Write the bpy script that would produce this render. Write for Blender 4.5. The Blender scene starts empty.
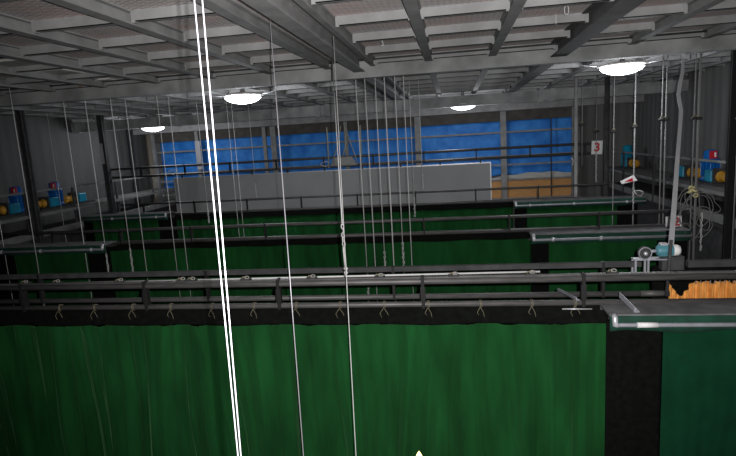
import bpy, bmesh, math, random
from mathutils import Vector, Matrix
random.seed(7)
PI = math.pi
scene = bpy.context.scene
COL = scene.collection
H0 = 10.0                      # the eye stands ten metres above the stage floor; heights below are given from the eye

# ------------------------------------------------------------------ camera
F = 540.0
yaw, pitch, roll = (math.radians(a) for a in (9.3, -9.2, -3.4))
fw = Vector((-math.sin(yaw)*math.cos(pitch), math.cos(yaw)*math.cos(pitch), math.sin(pitch)))
r0 = Vector((math.cos(yaw), math.sin(yaw), 0)); u0 = r0.cross(fw)
R = r0*math.cos(roll) + u0*math.sin(roll); U = -r0*math.sin(roll) + u0*math.cos(roll)
cd = bpy.data.cameras.new('camera'); cam = bpy.data.objects.new('camera', cd); COL.objects.link(cam)
cd.sensor_width = 36; cd.lens = F*36/736; cd.clip_start = 0.02; cd.clip_end = 100
m3 = Matrix((R, U, -fw)).transposed()
cam.matrix_world = Matrix.Translation((0, 0, H0)) @ m3.to_4x4()
scene.camera = cam

# ------------------------------------------------------------------ world, exposure, main light
w = bpy.data.worlds.new('world'); scene.world = w; w.use_nodes = True
w.node_tree.nodes['Background'].inputs[0].default_value = (0.5, 0.55, 0.65, 1)
w.node_tree.nodes['Background'].inputs[1].default_value = 0.02
scene.view_settings.view_transform = 'Standard'; scene.view_settings.look = 'None'
scene.view_settings.exposure = 0.0; scene.view_settings.gamma = 1.0
FLASH = 1020.0
fl = bpy.data.lights.new('camera_flash', 'SPOT'); fl.energy = FLASH; fl.spot_size = math.radians(104); fl.spot_blend = 0.85
fl.shadow_soft_size = 0.012; fl.color = (1.0, 0.97, 0.96)
flo = bpy.data.objects.new('camera_flash', fl); COL.objects.link(flo)
flo.matrix_world = Matrix.Translation(Vector((0, 0, H0)) + R*0.075 + U*0.05) @ m3.to_4x4() @ Matrix.Rotation(math.radians(-4), 4, 'Y') @ Matrix.Rotation(math.radians(3), 4, 'X')
LAMP_W = 60.0

def at(x, y, Y):
    """point seen at a photo position, standing at depth Y"""
    d = R*((x-368)/F) + U*((228-y)/F) + fw
    return d*(Y/d.y)
def atz(x, y, Z):
    d = R*((x-368)/F) + U*((228-y)/F) + fw
    return d*(Z/d.z)

# ------------------------------------------------------------------ materials
def mat(name, col, rough=0.6, metal=0.0, noise=0.0, scale=8.0, col2=None, bump=0.0, bscale=40.0, stretch=(1,1,1), emit=None, es=1.0, detail=5, spec=0.5):
    m = bpy.data.materials.new(name); m.use_nodes = True
    nt = m.node_tree; b = nt.nodes['Principled BSDF']
    b.inputs['Roughness'].default_value = rough; b.inputs['Metallic'].default_value = metal; b.inputs['Specular IOR Level'].default_value = spec
    c = (*col, 1)
    tc = nt.nodes.new('ShaderNodeTexCoord'); mp = nt.nodes.new('ShaderNodeMapping'); mp.inputs['Scale'].default_value = stretch
    nt.links.new(tc.outputs['Object'], mp.inputs['Vector'])
    if noise > 0 or col2:
        n = nt.nodes.new('ShaderNodeTexNoise'); n.inputs['Scale'].default_value = scale; n.inputs['Detail'].default_value = detail
        nt.links.new(mp.outputs[0], n.inputs['Vector'])
        rp = nt.nodes.new('ShaderNodeValToRGB')
        c2 = col2 if col2 else tuple(v*(1-noise) for v in col)
        rp.color_ramp.elements[0].position = 0.35; rp.color_ramp.elements[1].position = 0.68
        rp.color_ramp.elements[0].color = (*c2, 1); rp.color_ramp.elements[1].color = c
        nt.links.new(n.outputs['Fac'], rp.inputs[0]); nt.links.new(rp.outputs[0], b.inputs['Base Color'])
    else:
        n = nt.nodes.new('ShaderNodeTexNoise'); n.inputs['Scale'].default_value = 30
        nt.links.new(mp.outputs[0], n.inputs['Vector'])
        mx = nt.nodes.new('ShaderNodeMix'); mx.data_type = 'RGBA'
        mx.inputs[6].default_value = tuple(v*0.85 for v in col)+(1,); mx.inputs[7].default_value = c
        nt.links.new(n.outputs['Fac'], mx.inputs[0]); nt.links.new(mx.outputs[2], b.inputs['Base Color'])
    if bump > 0:
        n2 = nt.nodes.new('ShaderNodeTexNoise'); n2.inputs['Scale'].default_value = bscale; n2.inputs['Detail'].default_value = 4
        nt.links.new(mp.outputs[0], n2.inputs['Vector'])
        bp = nt.nodes.new('ShaderNodeBump'); bp.inputs['Strength'].default_value = bump; bp.inputs['Distance'].default_value = 0.02
        nt.links.new(n2.outputs['Fac'], bp.inputs['Height']); nt.links.new(bp.outputs[0], b.inputs['Normal'])
    if emit:
        b.inputs['Emission Color'].default_value = (*emit, 1); b.inputs['Emission Strength'].default_value = es
    return m

M = {}
M['steel'] = mat('painted_steel', (0.34, 0.34, 0.34), 0.7, 0.0, 0.3, 5, bump=0.15)
M['steel_blotch'] = mat('weathered_steel', (0.38, 0.39, 0.39), 0.7, 0.0, 0.45, 2.5, bump=0.2, spec=.25)
M['joist'] = mat('joist_steel', (0.32, 0.325, 0.325), 0.75, 0.0, 0.25, 4, bump=0.1, spec=.2)
M['dark_steel'] = mat('dark_steel', (0.06, 0.06, 0.062), 0.75, 0.0, 0.4, 9, spec=.25)
M['girder'] = mat('dark_girder_paint', (0.13, 0.13, 0.13), 0.8, 0.0, 0.3, 5, spec=.2)
M['plankm'] = mat('dusty_plank', (0.16, 0.16, 0.165), 0.8, 0, 0.35, 7, spec=.2)
M['galsteel'] = mat('dull_gallery_steel', (0.20, 0.20, 0.195), 0.7, 0, 0.35, 3, spec=.3)
M['pipe'] = mat('black_iron_pipe', (0.12, 0.115, 0.115), 0.5, 0.2, 0.4, 14, stretch=(0.4, 3, 3))
M['silver'] = mat('galvanised_tube', (0.36, 0.37, 0.41), 0.45, 0.2, 0.2, 12)
M['bright'] = mat('bright_steel', (0.62, 0.62, 0.66), 0.35, 0.4)
M['cable'] = mat('steel_cable', (0.68, 0.68, 0.67), 0.6, 0.0, spec=.3)
M['blackpaint'] = mat('black_painted_steel', (0.014, 0.014, 0.014), 0.6, spec=.3)
M['cable_dimmed'] = mat('dimmed_cable', (0.24, 0.24, 0.24), 0.7, 0.0, spec=.2)  # darker copy of the cable steel, offsets light from the near lamp
M['wirecoil'] = mat('dark_coil_wire', (0.17, 0.17, 0.165), 0.6, spec=.3)
M['cable_bright'] = mat('bright_steel_cable', (0.85, 0.83, 0.9), 0.35, 0.3)
M['chain'] = mat('white_chain', (0.60, 0.60, 0.59), 0.6)
M['shackle'] = mat('dull_shackle_steel', (0.30, 0.29, 0.27), 0.6)
M['black'] = mat('black_cloth', (0.007, 0.008, 0.007), 1.0, 0, 0.4, 20, spec=.05)
M['green'] = mat('green_velvet', (0.010, 0.082, 0.020), 0.95, 0, 0, 3.2, col2=(0.006, 0.045, 0.011), spec=.1, bump=0.3, bscale=10, stretch=(1.6, 1.6, 0.35))
g = M['green'].node_tree.nodes['Principled BSDF']; g.inputs['Sheen Weight'].default_value = 0.25; g.inputs['Sheen Roughness'].default_value = 0.45; g.inputs['Sheen Tint'].default_value = (0.30, 0.85, 0.34, 1)
M['green_dark'] = mat('dark_green_velvet', (0.005, 0.050, 0.022), 0.95, 0, 0.35, 3.2, spec=.1, bump=.3, bscale=10)
M['teal'] = mat('teal_green_cloth', (0.004, 0.055, 0.032), 0.85, 0, 0.4, 10)
M['wallm'] = mat('grey_cladding', (0.085, 0.085, 0.083), 0.7, 0, 0.25, 2, stretch=(3, 3, 0.3))
M['floorm'] = mat('stage_floor', (0.03, 0.028, 0.026), 0.8, 0, 0.3, 3)
M['blue'] = mat('blue_tarpaulin', (0.07, 0.36, 0.95), 0.55, 0, 0, 2.6, col2=(0.02, 0.20, 0.72), bump=0.9, bscale=5, detail=8, spec=.25)  # blue brightened to stand in for daylight coming from behind
M['white'] = mat('white_sheet', (0.65, 0.65, 0.62), 0.6)
M['paper'] = mat('white_card', (0.8, 0.8, 0.8), 0.6)
M['red'] = mat('red_paint', (0.55, 0.008, 0.02), 0.5)
M['ply'] = mat('orange_plywood', (0.75, 0.38, 0.13), 0.6, 0, 0.2, 4, stretch=(1, 1, 6))
M['screen'] = mat('grey_screen_cloth', (0.33, 0.34, 0.345), 0.6, 0, 0.12, 1.2)
M['motor_blue'] = mat('blue_enamel', (0.005, 0.13, 0.45), 0.35, 0, 0.2, 8)
M['motor_cyan'] = mat('cyan_enamel', (0.01, 0.30, 0.48), 0.35, 0, 0.2, 8)
M['motor_teal'] = mat('grey_teal_enamel', (0.10, 0.30, 0.36), 0.4, 0, 0.3, 12)
M['orange'] = mat('orange_cloth', (0.90, 0.42, 0.10), 0.7, 0, 0, 14, col2=(0.62, 0.24, 0.04), stretch=(2, 2, .6))
M['drum'] = mat('orange_drum_paint', (0.65, 0.33, 0.03), 0.5, 0, 0.3, 9)
M['rope'] = mat('straw_twine', (0.19, 0.17, 0.11), 0.8)
M['yellow'] = mat('yellow_rope', (0.75, 0.68, 0.32), 0.7)
M['webbing'] = mat('grey_webbing', (0.50, 0.51, 0.53), 0.6)
M['brown'] = mat('rusty_header_paint', (0.10, 0.09, 0.08), 0.8, 0, 0.4, 5)
M['beige'] = mat('beige_pipe_paint', (0.30, 0.26, 0.21), 0.6)
M['lamp'] = mat('lit_bloom_dome', (0.9, 0.9, 0.9), 0.4, emit=(0.93, 0.96, 1.0), es=9.0)
M['flame'] = mat('lit_warm_bulb', (0.9, 0.8, 0.5), 0.4, emit=(1.0, 0.72, 0.25), es=5.0)
M['rodred'] = mat('red_lead_paint', (0.36, 0.13, 0.09), 0.6, 0, 0.3, 20)

def mesh_mat():
    m = bpy.data.materials.new('expanded_metal_mesh'); m.use_nodes = True
    nt = m.node_tree; b = nt.nodes['Principled BSDF']; b.inputs['Roughness'].default_value = 0.6
    tc = nt.nodes.new('ShaderNodeTexCoord')
    outs = []
    for s in (1, -1):
        mp = nt.nodes.new('ShaderNodeMapping'); mp.inputs['Rotation'].default_value = (0, 0, s*math.radians(28)); mp.inputs['Scale'].default_value = (1, 1, 0.001)
        nt.links.new(tc.outputs['Object'], mp.inputs['Vector'])
        wv = nt.nodes.new('ShaderNodeTexWave'); wv.wave_type = 'BANDS'; wv.bands_direction = 'Y'; wv.inputs['Scale'].default_value = 6.5
        wv.inputs['Distortion'].default_value = 0.25
        nt.links.new(mp.outputs[0], wv.inputs['Vector']); outs.append(wv.outputs['Fac'])
    mx = nt.nodes.new('ShaderNodeMath'); mx.operation = 'MAXIMUM'
    nt.links.new(outs[0], mx.inputs[0]); nt.links.new(outs[1], mx.inputs[1])
    rp = nt.nodes.new('ShaderNodeValToRGB'); rp.color_ramp.elements[0].position = 0.66; rp.color_ramp.elements[1].position = 0.9
    rp.color_ramp.elements[0].color = (0, 0, 0, 1); rp.color_ramp.elements[1].color = (1, 1, 1, 1)
    nt.links.new(mx.outputs[0], rp.inputs[0])
    n = nt.nodes.new('ShaderNodeTexNoise'); n.inputs['Scale'].default_value = 2.2; n.inputs['Detail'].default_value = 3
    nt.links.new(tc.outputs['Object'], n.inputs['Vector'])
    r2 = nt.nodes.new('ShaderNodeValToRGB'); r2.color_ramp.elements[0].position = 0.42; r2.color_ramp.elements[1].position = 0.6
    r2.color_ramp.elements[0].color = (0.50, 0.46, 0.47, 1); r2.color_ramp.elements[1].color = (0.68, 0.44, 0.41, 1)
    nt.links.new(n.outputs['Fac'], r2.inputs[0])
    mc = nt.nodes.new('ShaderNodeMix'); mc.data_type = 'RGBA'
    nt.links.new(rp.outputs[0], mc.inputs[0]); nt.links.new(r2.outputs[0], mc.inputs[6]); mc.inputs[7].default_value = (0.85, 0.82, 0.80, 1)
    nt.links.new(mc.outputs[2], b.inputs['Base Color'])
    bp = nt.nodes.new('ShaderNodeBump'); bp.inputs['Strength'].default_value = 1.0; bp.inputs['Distance'].default_value = 0.04
    nt.links.new(rp.outputs[0], bp.inputs['Height']); nt.links.new(bp.outputs[0], b.inputs['Normal'])
    return m
M['mesh'] = mesh_mat()
def panel_wall(name, col):
    m = mat(name, col, 0.75, 0, 0.25, 1.5, stretch=(2, 2, 0.4))
    nt = m.node_tree; b = nt.nodes['Principled BSDF']
    tc = nt.nodes.new('ShaderNodeTexCoord'); sx = nt.nodes.new('ShaderNodeSeparateXYZ'); ad = nt.nodes.new('ShaderNodeMath')
    nt.links.new(tc.outputs['Object'], sx.inputs[0]); nt.links.new(sx.outputs[0], ad.inputs[0]); nt.links.new(sx.outputs[1], ad.inputs[1])
    ml = nt.nodes.new('ShaderNodeMath'); ml.operation = 'MULTIPLY'; ml.inputs[1].default_value = 2*PI/0.32
    sn = nt.nodes.new('ShaderNodeMath'); sn.operation = 'SINE'
    nt.links.new(ad.outputs[0], ml.inputs[0]); nt.links.new(ml.outputs[0], sn.inputs[0])
    bp = nt.nodes.new('ShaderNodeBump'); bp.inputs['Strength'].default_value = 0.5; bp.inputs['Distance'].default_value = 0.012
    nt.links.new(sn.outputs[0], bp.inputs['Height']); nt.links.new(bp.outputs[0], b.inputs['Normal'])
    return m
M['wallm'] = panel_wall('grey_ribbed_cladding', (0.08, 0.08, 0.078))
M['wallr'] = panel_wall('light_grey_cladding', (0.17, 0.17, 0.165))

# ------------------------------------------------------------------ mesh building
ORG = {}
class MB:
    """collects shapes, then links them as ONE mesh object"""
    def __init__(s): s.v = []; s.f = []; s.sm = []
    def add(s, vs, fs, smooth=False):
        o = len(s.v); s.v += [Vector(v) for v in vs]; s.f += [tuple(i+o for i in f) for f in fs]; s.sm += [smooth]*len(fs); return s
    def box(s, x0, x1, y0, y1, z0, z1, rot=None, piv=None):
        vs = [Vector((x, y, z)) for z in (z0, z1) for x, y in ((x0, y0), (x1, y0), (x1, y1), (x0, y1))]
        if rot is not None:
            piv = Vector(piv) if piv is not None else Vector(((x0+x1)/2, (y0+y1)/2, (z0+z1)/2))
            vs = [piv + rot @ (v-piv) for v in vs]
        return s.add(vs, [(3,2,1,0), (4,5,6,7), (0,1,5,4), (1,2,6,5), (2,3,7,6), (3,0,4,7)])
    def tube(s, pts, r, n=10, cap=True, closed=False):
        pts = [Vector(p) for p in pts]; k = len(pts); rs = r if isinstance(r, (list, tuple)) else [r]*k
        vs = []; prev = None
        for i, p in enumerate(pts):
            if closed: d = pts[(i+1) % k]-pts[i-1]
            else: d = pts[min(i+1, k-1)]-pts[max(i-1, 0)]
            d.normalize()
            if prev is None:
                a = Vector((0, 0, 1)) if abs(d.z) < 0.9 else Vector((1, 0, 0)); e = d.cross(a).normalized()
            else:
                e = (prev - d*prev.dot(d)).normalized()
            prev = e; g = d.cross(e)
            for j in range(n):
                t = 2*PI*j/n; vs.append(p + (e*math.cos(t)+g*math.sin(t))*rs[i])
        fs = []
        for i in range(k if closed else k-1):
            a = i*n; b = ((i+1) % k)*n
            for j in range(n): fs.append((a+j, a+(j+1) % n, b+(j+1) % n, b+j))
        s.add(vs, fs, True)
        if cap and not closed:
            o = len(s.v)-k*n
            s.f += [tuple(o+j for j in reversed(range(n))), tuple(o+(k-1)*n+j for j in range(n))]; s.sm += [False]*2
        return s
    def lathe(s, c, prof, n=24, axis='z', smooth=True):
        c = Vector(c); vs = []
        for r, h in prof:
            for j in range(n):
                t = 2*PI*j/n; a, b = r*math.cos(t), r*math.sin(t)
                vs.append(c + {'z': Vector((a, b, h)), 'x': Vector((h, a, b)), 'y': Vector((b, h, a))}[axis])
        fs = []
        for i in range(len(prof)-1):
            for j in range(n): fs.append((i*n+j, i*n+(j+1) % n, (i+1)*n+(j+1) % n, (i+1)*n+j))
        fs.append(tuple(reversed(range(n)))); fs.append(tuple((len(prof)-1)*n+j for j in range(n)))
        return s.add(vs, fs, smooth)
    def grid(s, fn, nu, nv, thick=0.0, nrm=Vector((0, 1, 0))):
        vs = [Vector(fn(i/nu, j/nv)) for j in range(nv+1) for i in range(nu+1)]
        fs = [(j*(nu+1)+i, j*(nu+1)+i+1, (j+1)*(nu+1)+i+1, (j+1)*(nu+1)+i) for j in range(nv) for i in range(nu)]
        s.add(vs, fs, True)
        if thick:
            vb = [v+nrm*thick for v in vs]; s.add(vb, [tuple(reversed(f)) for f in fs], True)
            o1 = len(s.v)-2*len(vs); o2 = len(s.v)-len(vs)
            ring = [i for i in range(nu+1)] + [j*(nu+1)+nu for j in range(1, nv+1)] + [nv*(nu+1)+i for i in range(nu-1, -1, -1)] + [j*(nu+1) for j in range(nv-1, 0, -1)]
            for a, b in zip(ring, ring[1:]+ring[:1]): s.f.append((o1+a, o2+a, o2+b, o1+b)); s.sm.append(False)
        return s
    def build(s, name, material, parent=None, bevel=0.0):
        me = bpy.data.meshes.new(name)
        if parent is None:
            xs = [v.x for v in s.v]; ys = [v.y for v in s.v]; zs = [v.z for v in s.v]
            org = Vector(((min(xs)+max(xs))/2, (min(ys)+max(ys))/2, min(zs)))
        else: org = ORG[parent.name]
        me.from_pydata([v-org for v in s.v], [], s.f); me.polygons.foreach_set('use_smooth', s.sm)
        bm = bmesh.new(); bm.from_mesh(me); bmesh.ops.recalc_face_normals(bm, faces=bm.faces); bm.to_mesh(me); bm.free()
        me.materials.append(material); me.update()
        o = bpy.data.objects.new(name, me); COL.objects.link(o)
        if parent: o.parent = parent
        else: o.location = org + Vector((0, 0, H0))
        ORG[o.name] = org
        if bevel:
            b = o.modifiers.new('bevel', 'BEVEL'); b.width = bevel; b.segments = 2; b.limit_method = 'ANGLE'
        return o
def thing(name, loc, label, cat, group=None):
    o = bpy.data.objects.new(name, None); COL.objects.link(o); o.empty_display_size = 0.1
    ORG[o.name] = Vector(loc); o.location = Vector(loc)+Vector((0, 0, H0)); return tag(o, label, cat, group)
def tag(o, label, cat, group=None, kind=None):
    if label: o['label'] = label
    if cat: o['category'] = cat
    if group: o['group'] = group
    if kind: o['kind'] = kind
    return o
def struct(name, mb, m, bevel=0): o = mb.build(name, m, None, bevel); o['kind'] = 'structure'; return o
def copy_tree(o, parent=None):
    c = o.copy(); COL.objects.link(c)
    if parent: c.parent = parent
    for ch in list(o.children): copy_tree(ch, c)
    return c
def dup(o, delta, label=None):
    c = copy_tree(o); c.location = o.location + Vector(delta)
    if label: c['label'] = label
    return c

# ------------------------------------------------------------------ shell
XL, XR, YB, YF = -10.2, 5.3, 17.3, -1.5
struct('floor', MB().box(XL-.2, XR+.2, YF-.2, YB+.2, -10.2, -10), M['floorm'])
struct('ceiling', MB().box(XL-.2, XR+.2, YF-.2, YB+.2, 1.115, 1.16), M['mesh'])
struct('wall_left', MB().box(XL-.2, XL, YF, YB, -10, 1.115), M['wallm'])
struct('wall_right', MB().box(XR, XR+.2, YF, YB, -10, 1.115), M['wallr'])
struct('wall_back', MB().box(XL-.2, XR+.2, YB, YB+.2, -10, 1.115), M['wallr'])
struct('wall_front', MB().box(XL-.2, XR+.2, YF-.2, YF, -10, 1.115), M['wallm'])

NT = [0]
def trim(mb, m, bevel=0): NT[0] += 1; return struct('trim_%d' % NT[0], mb, m, bevel)
def ibeam_y(x, y0, y1, zb, zt, wdt, t=0.014, web=0.012):
    return MB().box(x-wdt/2, x+wdt/2, y0, y1, zb, zb+t).box(x-web/2, x+web/2, y0, y1, zb+t, zt-t).box(x-wdt/2, x+wdt/2, y0, y1, zt-t, zt)
# cross beams of the loft
def cross_beam(Y, zb, zt, wdt=0.16):
    t = 0.018
    mb = MB().box(XL, XR, Y, Y+wdt, zb, zb+t).box(XL, XR, Y+0.012, Y+0.03, zb+t, zt-t).box(XL, XR, Y, Y+wdt, zt-t, zt)
    return mb
trim(cross_beam(7.6, .855, 1.075), M['steel_blotch'])
cb2 = cross_beam(13.5, .675, .93)
for x in (-10, -7.1, -3.3, -3.05, 2.1, 2.35, 4.9): cb2.box(x-.06, x+.06, 13.47, 13.6, .655, .95)
trim(cb2, M['steel_blotch'])
trim(cross_beam(16.4, .62, .86), M['steel'])
# long beams
GX = [-9.4, -8.54, -7.68, -6.82, -5.96, -5.1, -4.24, -3.38, -2.5, -1.66, -0.28, 0.56, 2.3, 3.16, 4.02, 4.88]
for x in GX: trim(ibeam_y(x, YF, YB, 1.005, 1.115, .10), M['joist'])
trim(ibeam_y(-1.235, YF, YB, .935, 1.115, .15), M['steel'])          # heavy girder by the slot
trim(ibeam_y(-1.04, YF, YB, 1.0, 1.115, .06), M['joist'])
trim(ibeam_y(1.40, YF, YB, .93, 1.115, .20), M['girder'])
# joists between the long beams, one line of them per bay row
allx = sorted(GX+[-1.235, -1.04, 1.40])
k = -3
while True:
    Y = 4.13+0.86*k
    if Y > 16.9: break
    k += 1
    mb = MB()
    for a, b in zip([XL]+allx, allx+[XR]):
        if b-a < .3 or a == -1.66: continue
        lo = a+.05 if a != XL else a; hi = b-.05 if b != XR else b
        mb.box(lo, hi, Y, Y+.008, 1.03, 1.115).box(lo, hi, Y, Y+.05, 1.03, 1.037)
        # coped end plates
        mb.box(lo-.012, lo+.02, Y-.005, Y+.045, 1.02, 1.11).box(hi-.02, hi+.012, Y-.005, Y+.045, 1.02, 1.11)
    trim(mb, M['joist'])
# conduit on the near cross beam, the slot of the loft blocks with its red rod
o = MB().tube([(XL, 7.56, 1.088), (XR, 7.56, 1.088)], .012, 8).build('electrical_conduit', M['dark_steel'])
tag(o, 'thin dark conduit running along the top of the near cross beam', 'pipe')
sl = thing('pulley_slot', (-1.42, 7, 1.09), 'long open slot, its shade drawn as a dark strip, with red rod beside the heavy ceiling girder', 'rail')
MB().box(-1.42, -1.33, -1.0, 16, 1.085, 1.115).build('rail', M['dark_steel'], sl)  # dark strip stands in for the shade inside the open slot
MB().tube([(-1.455, -1, 1.075), (-1.455, 16, 1.075)], .012, 8).build('rod', M['rodred'], sl)
for i in range(16):
    y = 3.0+i*.62
    MB().box(-1.43, -1.32, y, y+.03, 1.07, 1.09).build('cross_tie', M['steel'], sl)
o = MB().box(-1.41, -1.34, 5.75, 6.0, 1.055, 1.069).build('paper_label', M['paper']); tag(o, 'small white label stuck under the ceiling slot', 'label')

# white slabs stand in for light coming through the mesh, plus a rag
for (px, py, wx, wy, lab) in ((16, 63, .5, .5, 'pale slab for light through the ceiling mesh, leftmost of three'), (52, 73, .75, .6, 'pale slab for light through the ceiling mesh, middle of three'), (100, 81, .6, .45, 'pale slab for light through the ceiling mesh, just above the near cross beam')):
    c = atz(px, py, 1.11)
    o = MB().box(c.x-wx/2, c.x+wx/2, c.y-wy/2, c.y+wy/2, 1.09, 1.115).build('ceiling_light_patch', M['white'], None, .003); tag(o, lab, 'board', 'pale slabs for light through the ceiling mesh')
c = atz(84, 83, 1.09)
o = MB().grid(lambda u, v: (c.x-.12+.24*u, c.y-.1+.2*v, 1.07+.03*math.sin(9*u+5*v)), 8, 6, .015, Vector((0, 0, 1))).build('crumpled_rag', M['orange']); tag(o, 'small crumpled yellow rag tucked above the near cross beam', 'rag')

# ------------------------------------------------------------------ back wall: blue tarpaulin behind a steel frame
def tarp(u, v):
    x = -9.8+13.4*u; z = -1.32+1.66*v
    return (x, 17.255-.02*math.sin(x*2.1+v*3)*math.sin(v*5+x*.7)-.008*math.sin(x*9+v*14), z + (.03*math.sin(x*5) if v < .05 else 0))
o = MB().grid(tarp, 180, 24, .01).build('tarpaulin', M['blue']); tag(o, 'blue tarpaulin, brightened as if daylit from behind, stretched across the far wall', 'tarpaulin')
fr = thing('wall_frame', (-2.9, 17.0, -2.1), 'grey steel frame of posts and rails in front of the blue tarpaulin', 'frame')
for x in (-9.85, -8.29, -5.98, -5.68, -3.3, -1.05, 1.52, 3.55):
    wdt = .055 if x not in (-1.05, 1.52, -5.68) else .085
    MB().box(x-wdt, x+wdt, 16.9, 17.0, -2.1, .62).build('post', M['steel'], fr)
for z in (.0, -.72, -.98, -1.44, -2.02):
    MB().box(-9.85, 3.55, 17.0, 17.04, z-.025, z+.025).build('rail', M['steel'], fr)
MB().box(-9.9, 3.65, 16.95, 17.1, .33, .62).build('header', M['brown'], fr)
MB().box(2.9, 2.93, 17.0, 17.03, -2.0, .33).build('hanging_rod', M['dark_steel'], fr)
def crump(u, v):
    x = .85+2.7*u; return (x, 17.09-.03*math.sin(x*7+v*3), -1.44+(.07+.12*max(0, math.sin(u*3.0-.4))+.012*math.sin(x*9))*v)
o = MB().grid(crump, 60, 6, .02).build('crumpled_sheet', M['white']); tag(o, 'crumpled white sheet lying on the plywood board at the far wall', 'sheet')
o = MB().box(.9, 3.5, 17.06, 17.12, -2.02, -1.44).build('plywood_board', M['ply']); tag(o, 'wide orange plywood board under the blue tarpaulin at right', 'board')
o = MB().box(-9.3, -8.55, 16.6, 16.7, -2.0, -1.62).build('plywood_board', M['ply']); tag(o, 'small orange board at the left end of the grey screen', 'board')
o = MB().box(-8.75, -8.35, 16.5, 16.58, -1.62, -1.42).build('paper_box', M['paper']); tag(o, 'small pale box on the small orange board at far left', 'box')
o = MB().lathe((-10.06, 17.1, -10), [(.13, 0), (.13, 10.8)], 20).build('duct_pipe', M['beige']); tag(o, 'beige vertical duct in the far left corner', 'pipe')

# ------------------------------------------------------------------ grey screen on its batten
sc = thing('projection_screen', (-3.1, 13.05, -1.95), 'long flat grey screen with thin white edge below the far double rail', 'screen')
MB().box(-7.1, .85, 13.03, 13.07, -1.9, -.69).build('screen_cloth', M['screen'], sc)
for i in range(9):
    MB().box(-6.9+i*.94, -6.87+i*.94, 13.0, 13.04, -.68, -.585).build('hanger', M['dark_steel'], sc)
MB().box(-7.12, .87, 13.01, 13.08, -.69, -.665).build('edge', M['bright'], sc)
MB().box(.85, .875, 13.01, 13.08, -1.9, -.69).build('edge', M['bright'], sc)
MB().box(-7.13, -7.1, 13.01, 13.08, -1.9, -.69).build('edge', M['bright'], sc)

# ------------------------------------------------------------------ ladder battens
def ladder(Y, x0, x1, zt, zb, rt, rb, label, step, xs0, mt='pipe', mbt='pipe', strap=.011, square_top=False):
    t = thing('batten', ((x0+x1)/2, Y, zb-rb), label, 'batten')
    if square_top: MB().box(x0, x1, Y-rt, Y+rt, zt-rt, zt+rt).build('top_pipe', M[mt], t, .004)
    else: MB().tube([(x0, Y, zt), (x1, Y, zt)], rt, 12).build('top_pipe', M[mt], t)
    if zb is not None: MB().tube([(x0, Y, zb), (x1, Y, zb)], rb, 12).build('bottom_pipe', M[mbt], t)
    x = xs0
    while x < x1-.05:
        if x > x0: MB().box(x-strap, x+strap, Y-rt*1.15, Y+rt*1.15, zb-rb*.9, zt+rt*1.1).build('strap', M['blackpaint'], t)
        x += step
    return t
def X(px, py, Y): return at(px, py, Y).x
ladder(13.0, -8.85, 3.3, -.36, -.575, .03, .03, 'far double rail batten carrying the red number three card', 1.22, -8.0)
ladder(11.3, -7.55, 3.0, -1.13, -1.385, .022, .03, 'double pipe batten of the farthest green curtain', 1.24, -7.0)
ladder(8.0, -8.6, 3.25, -1.215, -1.42, .026, .03, 'double pipe batten of the middle green curtain', 1.24, -7.9)
# the front row: a thick pipe pair, and a pair behind it with a square tube on top
fb = ladder(4.5, -6.2, 3.4, -1.217, -1.42, .027, .025, 'thick front double pipe batten with strap brackets and tied twine', 9, 9)
for px in (23, 146, 279, 423, 583):
    x = X(px, 290, 4.5)
    MB().box(x-.014, x+.014, 4.463, 4.535, -1.45, -1.168).box(x-.022, x+.022, 4.46, 4.475, -1.38, -1.26).build('strap', M['blackpaint'], fb, .004)
bb = ladder(5.0, -6.8, 1.62, -1.225, -1.50, .024, .026, 'rear front-row batten with square tube above and black pipe below', 1.9, -6.3, 'dark_steel', 'pipe', .012, True)
MB().tube([(1.62, 5.0, -1.50), (1.86, 5.0, -1.50)], .026, 12).build('pipe_extension', M['pipe'], bb)
MB().box(2.0, 3.6, 4.97, 5.03, -1.26, -1.205).build('right_extension', M['dark_steel'], bb)
MB().tube([(X(60, 293, 4.75), 4.75, -1.24), (X(540, 284, 4.75), 4.75, -1.215)], .009, 6).build('slack_rod', M['cable'], bb)
# flat cable strip lying on the thick pipe
o = MB().box(-5.6, 3.3, 4.50, 4.535, -1.190, -1.178).build('cable_strip', M['pipe']); tag(o, 'flat dark strip lying along the top of the thick front pipe', 'strip')

# clamps on the thick pipe
def clamp_tree(x):
    t = thing('pipe_clamp', (x, 4.5, -1.175), '', 'clamp', 'clamps on the thick front pipe')
    MB().box(-.045+x, .045+x, 4.47, 4.53, -1.176, -1.163).build('plate', M['dark_steel'], t)
    MB().tube([(x+.012+.020*math.cos(a), 4.5+.006*math.sin(a), -1.153+.011*math.sin(a)) for a in [i*2*PI/12 for i in range(12)]], .0045, 6, closed=True).build('shackle', M['shackle'], t)
    MB().tube([(x-.035, 4.49, -1.160), (x-.022, 4.5, -1.147), (x-.005, 4.505, -1.152), (x+.01, 4.5, -1.16)], .006, 6).build('rope_lashing', M['rope'], t)
    return t
CL = [(25, 283), (57, 282), (120, 281), (182, 279), (192, 279), (246, 277), (312, 276), (380, 275), (454, 273), (531, 272), (612, 270)]
where = ['at the far left edge', 'second from left', 'third from left', 'left of the two bright cables, outer one', 'left of the two bright cables, inner one', 'just right of the two bright cables',
         'left of the long white chain', 'right of the long white chain', 'below the grey screen right end', 'third from the motor', 'nearest the motor']
c0 = None
for (px, py), wl in zip(CL, where):
    x = X(px, 283, 4.5); lab = 'small shackle clamp on the thick front pipe, '+wl
    if c0 is None: c0 = clamp_tree(x); c0['label'] = lab; cx = x
    else: dup(c0, (x-cx, 0, 0), lab)

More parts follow.
